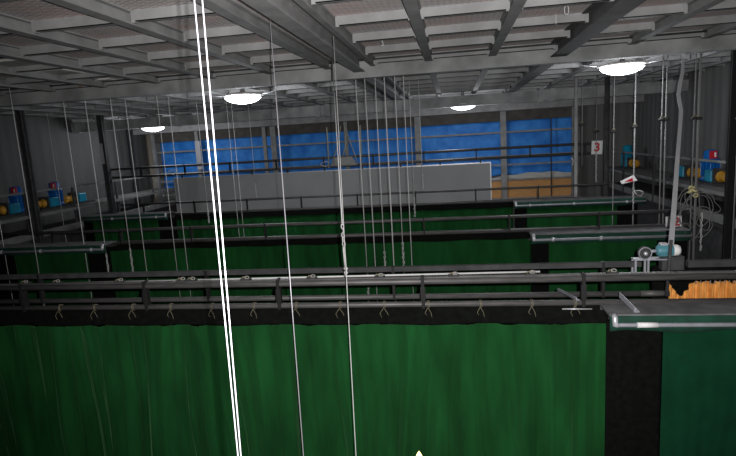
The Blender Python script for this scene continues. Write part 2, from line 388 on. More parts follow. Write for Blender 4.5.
# twine ties on the lower front pipe
def tie(x, s):
    t = MB()
    for q in (0, 1):
        pts = [(x+.012*q+.004*math.cos(a*2), 4.5+.031*math.cos(a), -1.42+.031*math.sin(a)) for a in [i*2*PI/14 for i in range(14)]]
        t.tube(pts, .003, 5, closed=True)
    for q in (-1, 1):
        t.tube([(x, 4.468, -1.44), (x+q*.012*s, 4.462, -1.46), (x+q*.026*s, 4.460, -1.487), (x+q*.022*s+.01, 4.458, -1.515-.01*q)], .0024, 5)
    return t.build('twine_tie', M['rope'])
t0 = None
tx = [60, 95, 133, 171, 212, 254, 296, 340, 384, 428, 480, 531, 574]
for i, px in enumerate(tx):
    x = X(px, 305, 4.5)
    lab = 'straw twine tie on the lower front pipe, ' + ['farthest left', 'second from left', 'third from left', 'fourth from left', 'just left of the two bright cables', 'just right of the two bright cables', 'behind the single bright cable', 'left of the long thin cable', 'below the chain on the pipe', 'right of the curtain centre', 'fourth before the silver tube', 'second before the silver tube', 'nearest the silver tube'][i]
    if i % 3 == 0 or t0 is None:
        t0 = tie(x, 1 if i % 2 else -1.3); tx0 = x; tag(t0, lab, 'twine', 'twine ties on the lower front pipe')
    else: dup(t0, (x-tx0, 0, 0), lab)

# ------------------------------------------------------------------ curtains
def curtain(x0, x1, Y, zt, zb, label, seed=0, amp=.035, name='stage_curtain', material='green', heading=None, per=.17, group=None, wr=True, hz=None):
    rnd = random.Random(seed); ph = [rnd.uniform(0, 6.28) for _ in range(8)]
    swoops = []
    if wr:
        for _ in range(int((x1-x0)*4)): swoops.append((rnd.uniform(x0, x1), rnd.uniform(-.22, .22), rnd.uniform(.4, 2.2), rnd.uniform(.006, .019)*rnd.choice((-1, 1, -1))))
    n = max(10, int((x1-x0)/.022)); n = min(n, 420)
    def fn(u, v):
        x = x0+(x1-x0)*u; s = 1-v; z = zb+(zt-zb)*v; dep = zt-z
        g = min(1.0, .35+dep*.6)
        xx = x+.05*math.sin(dep*1.1+x*2.3)+.03*math.sin(dep*2.3+x*5)
        en = .35+.65*abs(math.sin(x*1.15+ph[5]))
        y = amp*g*(math.sin(2*PI*xx/per+ph[0]+2.3*math.sin(x*1.9+ph[1])+.15*dep)*.42*en+math.sin(2*PI*xx/(per*2.9)+ph[2]+1.5*math.sin(x*.9+dep*.4))*.6+.17*math.sin(2*PI*xx/(per*.41)+ph[3]+3*math.sin(x*1.3)))
        for sx, dx, ln, a in swoops:
            cx = sx+dx*(1-math.exp(-dep*2.2)); d = (x-cx)/.024
            if abs(d) < 3: y -= abs(a)*math.exp(-d*d)*math.exp(-dep/ln)*1.2
        return (x, Y+y, z+(.008*math.sin(2*PI*x/.35+ph[4]) if v > .999 else 0))
    nv = 46
    # finer rows near the top
    f2 = lambda u, v: fn(u, 1-(1-v)**1.8)
    mb = MB().grid(f2, n, nv, .006)
    if heading is None: o = mb.build(name, M[material]); tag(o, label, 'curtain', group); return o
    t = thing(name, ((x0+x1)/2, Y, zb), label, 'curtain', group); mb.build('cloth', M[material], t)
    zh, = heading
    hm = MB().grid(lambda u, v: (x0+(x1-x0)*u, Y+.0-.052*(1-v)+.008*math.sin((x0+(x1-x0)*u)*4), (hz or zt-.005)+(zh-(hz or zt-.005))*v+(.006*math.sin((x0+(x1-x0)*u)*7) if v < .01 else 0)), n//2, 6, .006)
    hm.build('heading_band', M['black'], t)
    return t
curtain(-6.2, X(607, 323, 4.5), 4.5, -1.60, -8.5, 'wide front green velvet curtain hanging in soft folds', 1, .075, heading=(-1.445,), hz=-1.583)
curtain(X(106, 250, 8.0), X(530, 240, 8.0), 8.0, -1.535, -8.5, 'green curtain of the middle row with black heading', 2, heading=(-1.425,), wr=False)
curtain(X(175, 215, 11.3), X(513, 206, 11.3), 11.3, -1.515, -8.5, 'green curtain of the farthest row below the grey screen', 3, heading=(-1.39,), wr=False)

# side legs with their gantry boxes
def gantry(x0, x1, Yf, zt, zl, label, side, px_clamps, dep=.3, sleeve=None):
    """plank box with green valance and silver tube on its front edge; side = which end shows the elbow"""
    t = thing('side_gantry', ((x0+x1)/2, Yf, zl-.05), label, 'gantry')
    MB().box(x0, x1, Yf-.01, Yf+dep, zt-.02, zt).build('plank', M['plankm'], t, .003)
    MB().box(x0, x1, Yf+dep-.02, Yf+dep, zl, zt-.02).build('back_plate', M['dark_steel'], t)
    MB().grid(lambda u, v: (x0+.002+(x1-x0)*u, Yf-.016+.004*math.sin(u*(x1-x0)*18), zl+(zt-.012-zl)*v+(.012*math.sin(u*(x1-x0)*9) if v < .01 else 0)), max(12, int((x1-x0)*14)), 3, .004).build('valance', M['teal'], t)
    e = x0+.03 if side > 0 else x1-.03; g = x1 if side > 0 else x0
    r = .017 if Yf < 6 else .019
    zc = (zt+zl)/2-.005
    MB().tube([(e, Yf-.025, zc+.065), (e, Yf-.045, zc+.05), (e, Yf-.05, zc+.02), (e+.012*side, Yf-.05, zc), (e+.04*side, Yf-.05, zc), (g, Yf-.05, zc)], r, 10).build('tube', M['silver'], t)
    MB().tube([(e, Yf-.022, zc+.07), (e, Yf-.045, zc+.055), (e, Yf-.052, zc+.0), (e+.02*side, Yf-.052, zc-.002)], r*1.25, 10).build('elbow', M['bright'], t)
    for x in px_clamps:
        c = MB().tube([(x-.02, Yf-.05, zc), (x+.02, Yf-.05, zc)], r*1.6, 10).build('tube_clamp', M['bright'], t)
    if sleeve: MB().tube([(sleeve[0], Yf-.05, zc), (sleeve[1], Yf-.05, zc)], r*1.22, 16).build('paper_sleeve', M['paper'], t)
    return t
xa = X(608, 320, 4.25)
gantry(xa, 3.6, 4.22, -1.425, -1.56, 'nearest side gantry with plank, green valance and silver tube with white sleeve', 1, [], .28, (X(637, 322, 4.17), X(658, 322, 4.17)))
curtain(xa+.02, X(664, 335, 4.33), 4.36, -1.535, -8.5, 'black drape between front green curtain and the right side curtain', 5, .012, 'black_drape', 'black', wr=False, group=None)
curtain(X(662, 335, 4.3), 3.6, 4.28, -1.53, -8.5, 'darker green side curtain at the bottom right corner', 6, .02, 'side_curtain', 'green_dark', wr=False, per=.25)
# middle row, right
xb = X(531, 236, 7.7)
gantry(xb, X(690, 236, 7.7), 7.7, -1.43, -1.57, 'middle row side gantry with silver tube, right of centre below the motor', 1, [X(553, 235, 7.65), X(601, 233, 7.65)], .3)
curtain(xb+.02, X(550, 245, 7.8), 7.82, -1.545, -8.5, 'narrow black drape in the middle row beside its right side curtain', 7, .012, 'black_drape', 'black', wr=False)
curtain(X(549, 245, 7.76), X(657, 242, 7.76), 7.76, -1.54, -8.5, 'green side curtain of the middle row behind the motor', 8, .02, 'side_curtain', 'green', wr=False, per=.22)
curtain(X(657, 242, 7.8), X(688, 240, 7.8), 7.82, -1.54, -8.5, 'black drape behind the motor, right end of middle row', 9, .012, 'black_drape', 'black', wr=False)
# far row, right
xc = X(514, 203, 11.0)
gantry(xc, X(645, 199, 11.0), 11.0, -1.375, -1.52, 'far row side gantry with silver tube below the number three card', 1, [X(530, 203, 10.95), X(574, 202, 10.95), X(627, 200, 10.95)], .3)
curtain(xc+.02, X(528, 210, 11.1), 11.12, -1.50, -8.5, 'narrow black drape in the farthest row beside its right side curtain', 10, .012, 'black_drape', 'black', wr=False)
curtain(X(527, 210, 11.06), X(617, 208, 11.06), 11.06, -1.49, -8.5, 'green side curtain of the farthest row below the plywood board', 11, .02, 'side_curtain', 'green', wr=False, per=.22)
curtain(X(617, 208, 11.1), X(638, 206, 11.1), 11.12, -1.49, -8.5, 'black drape at the right end of the farthest row', 12, .012, 'black_drape', 'black', wr=False)
# middle row, left
xd = X(106, 248, 7.7)
gantry(-9.0, xd, 7.7, -1.385, -1.52, 'middle row side gantry with silver tube at the left edge', -1, [X(40, 250, 7.65), X(91, 249, 7.65), X(1, 251, 7.65)], .3)
curtain(X(86, 253, 7.8), xd-.02, 7.82, -1.50, -8.5, 'narrow black drape in the middle row, left side', 13, .012, 'black_drape', 'black', wr=False)
curtain(X(14, 255, 7.76), X(87, 253, 7.76), 7.76, -1.49, -8.5, 'green side curtain of the middle row at far left', 14, .02, 'side_curtain', 'green', wr=False, per=.22)
curtain(-9.0, X(13, 255, 7.8), 7.82, -1.49, -8.5, 'black drape at the left edge of the middle row', 15, .012, 'black_drape', 'black', wr=False)
# far row, left
xe = X(168, 216, 11.0)
gantry(X(84, 218, 11.0), xe, 11.0, -1.32, -1.46, 'far row side gantry with silver tube at left', -1, [X(112, 219, 10.95), X(156, 217, 10.95)], .3)
curtain(X(157, 220, 11.1), X(176, 220, 11.1), 11.12, -1.44, -8.5, 'narrow black drape in the farthest row, left side', 16, .012, 'black_drape', 'black', wr=False)
curtain(X(93, 222, 11.06), X(158, 220, 11.06), 11.06, -1.44, -8.5, 'green side curtain of the farthest row, left side', 17, .02, 'side_curtain', 'green', wr=False, per=.22)
curtain(X(83, 222, 11.1), X(93, 222, 11.1), 11.12, -1.44, -8.5, 'thin black drape at the left end of the farthest row', 18, .012, 'black_drape', 'black', wr=False)

# angle irons lying on the front rig
def angle(p0, p1, wdt, label):
    d = (Vector(p1)-Vector(p0)); L = d.length; d.normalize(); s = d.cross(Vector((0, 0, 1))).normalized(); u = s.cross(d)
    p0 = Vector(p0); mb = MB()
    for a, b in ((s, u), (u, s)):
        q = [p0+a*0+b*0, p0+a*wdt, p0+a*wdt+b*.006, p0+b*.006]; mb.add(q+[v+d*L for v in q], [(0,1,2,3), (7,6,5,4), (0,1,5,4), (1,2,6,5), (2,3,7,6), (3,0,4,7)])
    o = mb.build('angle_iron', M['silver']); return tag(o, label, 'angle iron')
a = at(634, 309, 4.24)
angle((a.x, 4.24, -1.423), (a.x-.03, 4.52, -1.385), .045, 'galvanised angle iron lying on the plank of the nearest side gantry')
a = at(576, 302, 4.46)
angle((a.x, 4.46, -1.39), (a.x-.05, 4.98, -1.46), .03, 'galvanised angle iron across the front pipes left of the side gantry')
o = MB().tube([at(562, 309, 4.44), at(592, 309, 4.44)], .006, 6).build('bolt_rod', M['bright']); tag(o, 'short bright rod tied under the front pipe near the side gantry', 'rod')

# ------------------------------------------------------------------ orange cloth bundle
xo0, xo1 = X(668, 295, 5.3), 3.3
def ozig(u):
    x = xo0+(xo1-xo0)*u; px = u
    d = x-xo0
    if d < .21: return -1.49-.13*(d/.105) if d < .105 else -1.62+.12*((d-.105)/.105)
    return -1.50+.022*abs(math.sin((d-.21)*38))
def ofn(u, v):
    x = xo0+(xo1-xo0)*u; zt = ozig(u); return (x, 5.3+.022*math.sin(x*120)+.018*math.sin(x*47), -2.3+(zt+2.3)*v)
ob = thing('orange_cloth', ((xo0+xo1)/2, 5.3, -2.3), 'pleated orange cloth bundle hung behind the nearest side gantry', 'cloth')
MB().grid(ofn, 260, 12, .006).build('cloth', M['orange'], ob)
for i in range(22):
    x = xo0+.24+i*.041
    if x < xo1: MB().tube([(x, 5.3, -1.505), (x, 5.3, -1.42)], .006, 5).build('tie_cord', M['steel'], ob)
MB().tube([(xo0-.02, 5.3, -1.42), (xo1, 5.3, -1.42)], .018, 8).build('hanging_rail', M['dark_steel'], ob)
MB().box(xo0-.1, xo1, 5.42, 5.44, -2.4, -1.35).build('backing_cloth', M['black'], ob)

# ------------------------------------------------------------------ motor and gearbox on its stand
mx = X(642.5, 255, 5.0); mt = thing('hoist_motor', (mx+.12, 5.0, -1.25), 'grey-teal electric motor with round gear disc on a steel stand', 'motor')
gd = MB().lathe((mx, 4.93, -1.115), [(.03, 0), (.052, 0), (.058, .012), (.058, .035), (.05, .045), (.02, .045)], 28, 'y').build('gear_disc', M['dark_steel'], mt)
MB().lathe((mx, 4.905, -1.115), [(.014, 0), (.018, .01), (.02, .03)], 16, 'y').build('hub', M['bright'], gd)
MB().tube([(mx+.02+.05*math.cos(a), 4.925, -1.115+.05*math.sin(a)) if 0 else (mx+.052*math.cos(a), 4.928, -1.115+.052*math.sin(a)) for a in [i*2*PI/28 for i in range(28)]], .005, 5, closed=True).build('disc_rim', M['silver'], mt)
MB().tube([(mx+.05, 5.0, -1.115), (mx+.13, 5.0, -1.11)], .014, 10).build('shaft', M['silver'], mt)
mb = MB().lathe((mx+.11, 5.0, -1.108), [(.02, 0), (.04, .005), (.048, .02), (.048, .13), (.043, .14)], 28, 'x')
for i in range(14):
    a = PI*2*i/14; mb.box(mx+.13, mx+.24, 4.997, 5.003, -1.108+.045, -1.108+.054, Matrix.Rotation(a, 3, 'X'), (mx+.2, 5.0, -1.108))
mb.build('motor_body', M['motor_teal'], mt)
MB().box(mx+.14, mx+.2, 4.97, 5.03, -1.06, -1.04).build('terminal_box', M['bright'], mt, .004)
MB().lathe((mx+.248, 5.0, -1.108), [(.046, 0), (.049, .01), (.049, .035), (.04, .055), (.02, .06)], 28, 'x').build('fan_cover', M['paper'], mt)
MB().box(mx-.08, mx+.19, 4.95, 5.05, -1.185, -1.175).build('mount_plate', M['silver'], mt)
for dx in (-.07, .035):
    MB().box(mx+dx-.008, mx+dx+.008, 4.95, 4.965, -1.36, -1.185).build('leg', M['silver'], mt)
    MB().box(mx+dx-.008, mx+dx+.008, 5.035, 5.05, -1.36, -1.185).build('leg', M['silver'], mt)
MB().box(mx+.15, mx+.33, 4.96, 5.04, -1.28, -1.16).build('pedestal', M['dark_steel'], mt)

# ------------------------------------------------------------------ hanging cables
def chain_mb(p, ln, r=.012):
    mb = MB(); n = max(4, int(ln/.034)); r = r*.72
    for i in range(n):
        z = p.z-ln*i/n; a = (i % 2)*PI/2+.35*math.sin(i*2.1); h = ln/n*.62
        e = Vector((math.cos(a), math.sin(a), 0))
        pts = [Vector((p.x+.004*math.sin(i*1.7), p.y, z))+e*(r*math.cos(t))+Vector((0, 0, h*math.sin(t)-h*.5)) for t in [q*2*PI/8 for q in range(8)]]
        mb.tube(pts, r*.5, 4, closed=True)
    return mb
def wire(x, ytop, ybot, Y, label, r=.004, m='cable', chain=None, top_z=None, name='hoist_cable', fit=None, group='hoist cables hanging from the loft'):
    """vertical cable through photo column x (measured at row ytop) standing at depth Y"""
    a = at(x, ytop, Y)
    if top_z is not None: a.z = top_z
    lo, hi = -9.0, 1.0          # bottom where it crosses row ybot
    for _ in range(40):
        mid = (lo+hi)/2; p = Vector((a.x, a.y, mid)); y = 228-F*p.dot(U)/p.dot(fw)
        if y > ybot: lo = mid
        else: hi = mid
    zb = lo
    parts = []
    if chain or fit:
        t = thing(name, (a.x, Y, zb), label, 'cable', group)
        MB().tube([(a.x, Y, a.z), (a.x, Y, zb if not chain else zb+chain)], r, 6).build('cable', M[m], t)
        if chain: chain_mb(Vector((a.x, Y, zb+chain)), chain, .012 if Y < 9 else .016).build('chain', M['chain'], t)
        if fit:
            z = zfor(a.x, Y, fit)
            MB().lathe((a.x, Y, z-.05), [(.02, 0), (.05, .02), (.05, .06), (.02, .09), (.012, .12)], 12).build('cable_stop', M['dark_steel'], t)
            MB().lathe((a.x, Y, z+.02), [(.03, 0), (.03, .03)], 12).build('nut', M['yellow'], t)
        return t
    o = MB().tube([(a.x, Y, a.z), (a.x, Y, zb)], r, 6).build(name, M[m]); return tag(o, label, 'cable', group)
def zfor(x, Y, row):
    lo, hi = -9.0, 1.12
    for _ in range(40):
        mid = (lo+hi)/2; p = Vector((x, Y, mid)); y = 228-F*p.dot(U)/p.dot(fw)
        if y > row: lo = mid
        else: hi = mid
    return lo
CT = 1.115
# the two bright cables close to the camera
def seg_wire(p, q, r, m, label, grp='hoist cables hanging from the loft'):
    o = MB().tube([p, q], r, 8).build('hoist_cable', M[m]); return tag(o, label, 'cable', grp)
def toz(p, q, z):   # run a line through two points up to a height
    p, q = Vector(p), Vector(q); d = (p-q); return q+d*((z-q.z)/d.z)
pa, qa = at(194.3, 0, 1.6), at(238, 456, 1.52); pb, qb = at(202.3, 0, 1.6), at(240.9, 456, 1.54)
seg_wire(toz(pa, qa, CT), toz(pa, qa, -3.0), .0023, 'cable_bright', 'left one of the two bright thick steel cables nearest the camera')
seg_wire(toz(pb, qb, CT), toz(pb, qb, -3.0), .0023, 'cable_bright', 'right one of the two bright thick steel cables nearest the camera')
pc, qc = atz(270, 18, 1.1), at(303.5, 456, 3.9)
seg_wire(toz(pc, qc, CT), toz(pc, qc, -3.5), .0042, 'cable_bright', 'single bright cable from the ceiling slot, right of the bright pair')
pc, qc = atz(333.5, 36, .935), at(356, 456, 3.6)
seg_wire(pc, toz(pc, qc, -3.5), .0032, 'cable', 'long thin cable in front of the curtain beside the white chain')
pc, qc = atz(332, 58, .935), at(342.3, 225, 4.3)
t = thing('hoist_cable', (qc.x, 4.3, -1.17), 'cable ending in a long white twisted chain above the front pipe', 'cable', 'hoist cables hanging from the loft')
MB().tube([pc, qc], .0045, 6).build('cable', M['cable'], t)
zt = qc.z
chain_mb(Vector((qc.x, 4.3, zt)), zt-zfor(qc.x, 4.3, 247), .014).build('chain', M['chain'], t)
MB().tube([(qc.x, 4.3, zfor(qc.x, 4.3, 247)), (qc.x+.004, 4.3, zfor(qc.x, 4.3, 270))], .011, 8).build('turnbuckle', M['chain'], t)
chain_mb(Vector((qc.x+.004, 4.3, zfor(qc.x, 4.3, 268))), .07, .018).build('chain_knot', M['chain'], t)

# cables falling behind the front curtain
W = [ # x, row measured, Y, label, r, chain-range(rows) or None
 (0, 225, 7.75, 'thin cable at the extreme left edge of the view', .0055, None, 330),
 (20, 155, 7.0, 'cable with white chain below, leftmost full cable', .0055, (283, 310), 310),
 (71, 155, 7.75, 'cable passing in front of the near end of the left gallery', .006, None, 330),
 (87.5, 120, 7.75, 'cable with short white chain just left of the two tall dark posts', .006, (255, 275), 275),
 (113, 120, 7.75, 'cable with thick white chain right of the tall left posts', .006, (249, 273), 273),
 (127.5, 120, 7.75, 'plain cable left of the far left lamp', .005, None, 330),
 (161, 134, 7.75, 'plain cable just right of the far left lamp', .0045, None, 330),
 (171.5, 128, 7.75, 'plain cable over the left edge of the blue tarpaulin', .0045, None, 330),
 (362.3, 190, 7.75, 'first of the cable cluster right of the white chain', .0065, (268, 303), 303),
 (371, 190, 7.75, 'second of the cable cluster right of the white chain', .0065, None, 330),
 (381, 190, 7.75, 'third of the cable cluster, ending in a small chain', .006, (252, 268), 268),
 (390, 190, 7.75, 'fourth and brightest of the cable cluster', .0085, None, 330),
 (400, 190, 7.75, 'fifth of the cable cluster, ending in a white chain', .006, (243, 275), 275),
 (408.5, 190, 7.75, 'sixth of the cable cluster', .0055, None, 330),
]
for x, row, Y, lab, r, ch, yb in W:
    a = at(x, row, Y)
    zb = zfor(a.x, Y, yb)
    if ch:
        t = thing('hoist_cable', (a.x, Y, zb), lab, 'cable', 'hoist cables hanging from the loft')
        zc = zfor(a.x, Y, ch[0]); MB().tube([(a.x, Y, CT), (a.x, Y, zc)], r, 6).build('cable', M['cable'], t)
        chain_mb(Vector((a.x, Y, zc)), zc-zb, .017).build('chain', M['chain'], t)
    else:
        o = MB().tube([(a.x, Y, CT), (a.x, Y, zb)], r, 6).build('hoist_cable', M['cable']); tag(o, lab, 'cable', 'hoist cables hanging from the loft')
W2 = [
 (203.5, 170, 10.9, 'far cable ending in a chain left of the bright pair', .006, (204, 223)),
 (251, 136, 12.7, 'far cable with short chain in front of the grey screen', .006, (184, 199)),
 (413.8, 190, 10.9, 'far cable with white chain at the grey screen, right of the cluster', .006, (198, 217)),
 (423, 190, 10.9, 'faint far cable with chain near the right half of the grey screen', .005, (175, 190)),
 (229, 131, 10.9, 'faint far cable just right of the bright pair, left of two', .0045, None),
 (234, 131, 10.9, 'faint far cable just right of the bright pair, right of two', .0045, None),
 (57, 180, 11.2, 'faint far cable beside the left blue winch', .005, None),
]
for x, row, Y, lab, r, ch in W2:
    a = at(x, row, Y); zb = zfor(a.x, Y, ch[1] if ch else 330)
    if ch:
        t = thing('hoist_cable', (a.x, Y, zb), lab, 'cable', 'hoist cables hanging from the loft')
        zc = zfor(a.x, Y, ch[0]); MB().tube([(a.x, Y, CT), (a.x, Y, zc)], r, 6).build('cable', M['cable'], t)
        chain_mb(Vector((a.x, Y, zc)), zc-zb, .02).build('chain', M['chain'], t)
    else:
        o = MB().tube([(a.x, Y, CT), (a.x, Y, zb)], r, 6).build('hoist_cable', M['cable']); tag(o, lab, 'cable', 'hoist cables hanging from the loft')
# right-hand cables with stops
W3 = [ # x, row, Y, radius, stop row, bottom row, label
 (582, 150, 12.0, .009, 124, 166, 'cable with stop just left of the number three card'),
 (596.5, 125, 12.7, .007, 131, 195, 'cable with stop directly above the number three card'),
 (613.5, 150, 10.4, .009, 131, 330, 'cable with stop right of the number three card'),
 (634.3, 150, 9.8, .012, 126, 330, 'thick bright cable with stop beside the tilted white card'),
 (661, 150, 8.6, .008, 119, 330, 'left of two cables left of the wavy webbing strap'),
 (665, 150, 8.6, .010, 119, 330, 'right of two cables left of the wavy webbing strap'),
 (693, 150, 7.75, .008, 118, 262, 'left of three cables through the coiled wire'),
 (697, 150, 7.75, .012, 118, 262, 'middle of three cables through the coiled wire'),
 (699.5, 110, 7.75, .008, 118, 262, 'right of three cables through the coiled wire'),
 (735, 190, 7.75, .008, 118, 300, 'cable at the extreme right edge behind the black column'),
]
for x, row, Y, r, st, yb, lab in W3:
    a = at(x, row, Y); zb = zfor(a.x, Y, yb)
    t = thing('hoist_cable', (a.x, Y, zb), lab, 'cable', 'hoist cables hanging from the loft')
    MB().tube([(a.x, Y, CT), (a.x, Y, zb)], r, 8).build('cable', M['cable_dimmed'], t)
    z = zfor(a.x, Y, st); s = Y/10
    MB().lathe((a.x, Y, z-.03*s), [(.025*s, 0), (.05*s, .012*s), (.05*s, .035*s), (.02*s, .05*s)], 12).build('cable_stop', M['dark_steel'], t)
    MB().lathe((a.x, Y, z+.02*s), [(.03*s, 0), (.028*s, .02*s)], 10).build('nut', M['rope'], t)
    if x == 596.5 or x == 634.3:
        r1, r2 = (155, 182) if x == 596.5 else (188, 204)
        zc = zfor(a.x, Y, r1); chain_mb(Vector((a.x, Y, zc)), zc-zfor(a.x, Y, r2), .017 if Y < 10 else .02).build('chain', M['chain'], t)
 
# far vertical poles
def pole(x, ytop, ybot, Y, r, m, lab, name='vertical_pole'):
    a = at(x, (ytop+ybot)/2, Y); z0, z1 = (zfor(a.x, Y, ybot) if ybot < 300 else -10.0), (zfor(a.x, Y, ytop) if ytop else CT)
    o = MB().tube([(a.x, Y, z1), (a.x, Y, z0)], r, 10).build(name, M[m]); return tag(o, lab, 'pole')
pole(576, 0, 330, 12.0, .035, 'steel', 'grey pole at the right end of the blue tarpaulin')
pole(606.5, 0, 330, 12.4, .05, 'dark_steel', 'dark pole just right of the number three card')
MB().box(at(196, 150, 16.9).x, at(201, 150, 16.9).x, 16.86, 16.9, -.62, .30).build('pale_or_lit_strip', M['bright'], fr)

# ------------------------------------------------------------------ wavy strap and its pole
ws = thing('webbing_strap', (X(668, 290, 4.75), 4.75, -1.5), 'long pale grey strap with wavy top hanging down past the motor', 'strap')
pts = [at(px, py, 7.72-2.97*max(0, (py-58)/187)) for px, py in ((683, 58), (682.8, 64), (682.5, 72), (680, 84), (678.5, 94), (679.5, 102), (681, 110), (680.5, 120), (679, 140), (677, 165), (675.3, 190), (673.2, 218), (671, 245))]
pts = [Vector((pts[0].x+.004, 7.70, .858))]+pts
def ribbon(pts, wdt, th):
    mb = MB(); vs = []
    for i, p in enumerate(pts):
        tw = .25*math.sin(i*.9); e = Vector((math.cos(tw), math.sin(tw), 0))*wdt/2; n = Vector((-math.sin(tw), math.cos(tw), 0))*th/2
        vs += [p-e-n, p+e-n, p+e+n, p-e+n]
    fs = [(0, 1, 2, 3)]
    for i in range(len(pts)-1):
        for j in range(4): fs.append((i*4+j, i*4+(j+1) % 4, i*4+4+(j+1) % 4, i*4+4+j))
    k = len(pts)*4; fs.append((k-1, k-2, k-3, k-4)); return mb.add(vs, fs)
ribbon(pts, .042, .006).build('strap', M['webbing'], ws)
MB().tube([at(671.2, 240, 4.75), at(666.5, 296, 4.75)], .014, 8).build('lower_rod', M['dark_steel'], ws)

# coiled wire
cw = thing('coiled_wire', (X(697, 240, 7.73), 5.45, -1.05), 'loose loops of grey wire tied with a pale yellow knot at right', 'wire coil')
def loop(cx, cy, rx, ry, tilt, Y, r=.0045, n=40, wob=.14):
    pts = []
    for i in range(n):
        t = 2*PI*i/n; k = 1+wob*math.sin(3*t+cx)+.07*math.sin(5*t+cy); a = rx*k*math.cos(t); b = ry*k*math.sin(t)
        px = cx+a*math.cos(tilt)-b*math.sin(tilt); py = cy+a*math.sin(tilt)+b*math.cos(tilt)
        pts.append(at(px, py, Y+.03*math.sin(2*t)))
    return MB().tube(pts, r, 6, closed=True)
for j, (cx, cy, rx, ry, tl, Y) in enumerate(((694, 214, 15, 22, .1, 7.72), (691, 210, 9, 18, .25, 7.74), (700, 208, 12, 20, -.3, 7.75), (704, 203, 16, 9, .35, 7.73), (696, 221, 18, 14, .2, 7.75), (689, 212, 12, 25, -.1, 7.71))):
    loop(cx, cy, rx, ry, tl, Y, .004+.0015*(j % 2)).build('wire_loop', M['wirecoil'] if j % 2 else M['cable_dimmed'], cw)
mb = MB(); rr = random.Random(4)
for j in range(7):
    c = at(693+rr.uniform(-3, 3), 191+rr.uniform(-4, 6), 7.73)
    mb.tube([c+Vector((.028*math.cos(t), .02*math.sin(t*2+j), .025*math.sin(t+j))) for t in [q*2*PI/10 for q in range(10)]], .009, 5, closed=True)
mb.build('knot', M['yellow'], cw)

a = at(694.5, 235, 7.75); chain_mb(Vector((a.x+.04, 7.65, a.z+.3)), .5, .014).build('chain', M['chain'], cw)
# small loop at the tilted card
o = loop(639, 193, 4, 2.6, .3, 9.79, .006).build('wire_hook', M['cable']); tag(o, 'small bent wire hook beside the tilted white card', 'hook')

# ------------------------------------------------------------------ number cards
def digit(txt, size, loc, rot, m, parent, name='numeral'):
    cu = bpy.data.curves.new(name, 'FONT'); cu.body = txt; cu.size = size; cu.align_x = 'CENTER'; cu.align_y = 'CENTER'; cu.extrude = .002; cu.offset = size*.035
    tmp = bpy.data.objects.new('tmp', cu); COL.objects.link(tmp)
    me = bpy.data.meshes.new_from_object(tmp); bpy.data.objects.remove(tmp)
    mt4 = Matrix.Translation(loc) @ rot.to_4x4() @ Matrix.Rotation(PI/2, 4, 'X')
    me.transform(mt4); me.transform(Matrix.Translation(-ORG[parent.name])); me.materials.clear(); me.materials.append(m)
    o = bpy.data.objects.new(name, me); COL.objects.link(o); o.parent = parent; ORG[o.name] = ORG[parent.name]; return o
def card(cx, cy, Y, wd, ht, tilt, txt, label, dsize, off=0.0):
    c = at(cx, cy, Y); t = thing('number_card', (c.x, Y, c.z-ht/2), label, 'sign')
    rot = Matrix.Rotation(tilt, 3, 'Y')
    MB().box(c.x-wd/2, c.x+wd/2, Y-.004, Y+.004, c.z-ht/2, c.z+ht/2, rot).build('card', M['paper'], t)
    digit(txt, dsize, Vector((c.x+off, Y-.008, c.z)), rot, M['red'], t); return t
card(597, 147.5, 12.964, .235, .30, math.radians(2), '3', 'white card with red number three on the far double rail', .26)
card(673.6, 221.8, 7.965, .205, .16, math.radians(-3), '2', 'white card with red number two half hidden behind the strap', .17, .035)
# tilted card: seen as a leaning triangle
c = at(628, 181, 9.78); t = thing('number_card', (c.x, 9.78, c.z-.12), 'crumpled triangular white card with red marking, tilted on its cable', 'sign')
P = [at(*q, 9.78) for q in ((620, 181.5), (633.5, 175), (637.5, 180.5), (622, 184))]
P = [Vector((p.x, 9.78, p.z)) for p in P]
MB().add([p for p in P]+[p+Vector((0, .01, 0)) for p in P], [(0,1,2,3), (7,6,5,4), (0,1,5,4), (1,2,6,5), (2,3,7,6), (3,0,4,7)]).build('card', M['paper'], t)
P = [at(*q, 9.77) for q in ((625, 181.6), (632.5, 177.8), (633.2, 181.4))]; P = [Vector((p.x, 9.772, p.z)) for p in P]
MB().add(P+[p+Vector((0, .006, 0)) for p in P], [(0,1,2), (5,4,3), (0,1,4,3), (1,2,5,4), (2,0,3,5)]).build('red_mark', M['red'], t)

# ------------------------------------------------------------------ side galleries
def gallery(x0, x1, edge, side, y1=16.6, posts=()):
    """walkway slab on the wall, the machine bench and the rail at its stage edge"""
    s = 1 if edge == x0 else -1; e = edge
    x0, x1 = (x0, x1-.01) if s > 0 else (x0+.01, x1)
    t = thing('side_gallery', ((x0+x1)/2, 8, -1.75), 'steel walkway slab of the %s gallery with pale edge beam' % side, 'gallery')
    MB().box(min(x0, x1), max(x0, x1), -1, y1, -1.75, -1.62).build('walkway', M['dark_steel'], t)
    MB().box(e-.03, e+.03, -1, y1, -1.68, -1.54).build('edge_beam', M['galsteel'], t)
    t = thing('machine_bench', (e+s*.4, 8, -1.62), 'long steel bench carrying the winches on the %s gallery' % side, 'bench')
    MB().box(min(e, e+s*.75), max(e, e+s*.75), -1, y1, -1.19, -1.16).box(e-.02, e+.02, -1, y1, -1.23, -1.16).build('bench_top', M['galsteel'], t)
    for y in posts: MB().box(e+s*.3, e+s*.36, y+.4, y+.46, -1.62, -1.19).build('leg', M['dark_steel'], t)
    t = thing('gallery_railing', (e, 8, -1.62), 'grey horizontal hand rail on posts along the %s gallery' % side, 'railing')
    MB().box(e-.05, e-.02, -1, y1, -.695, -.655).build('top_rail', M['galsteel'], t)
    for y in posts: MB().box(e-.05, e-.022, y-.03, y+.03, -1.7, -.655).build('post', M['dark_steel'], t)
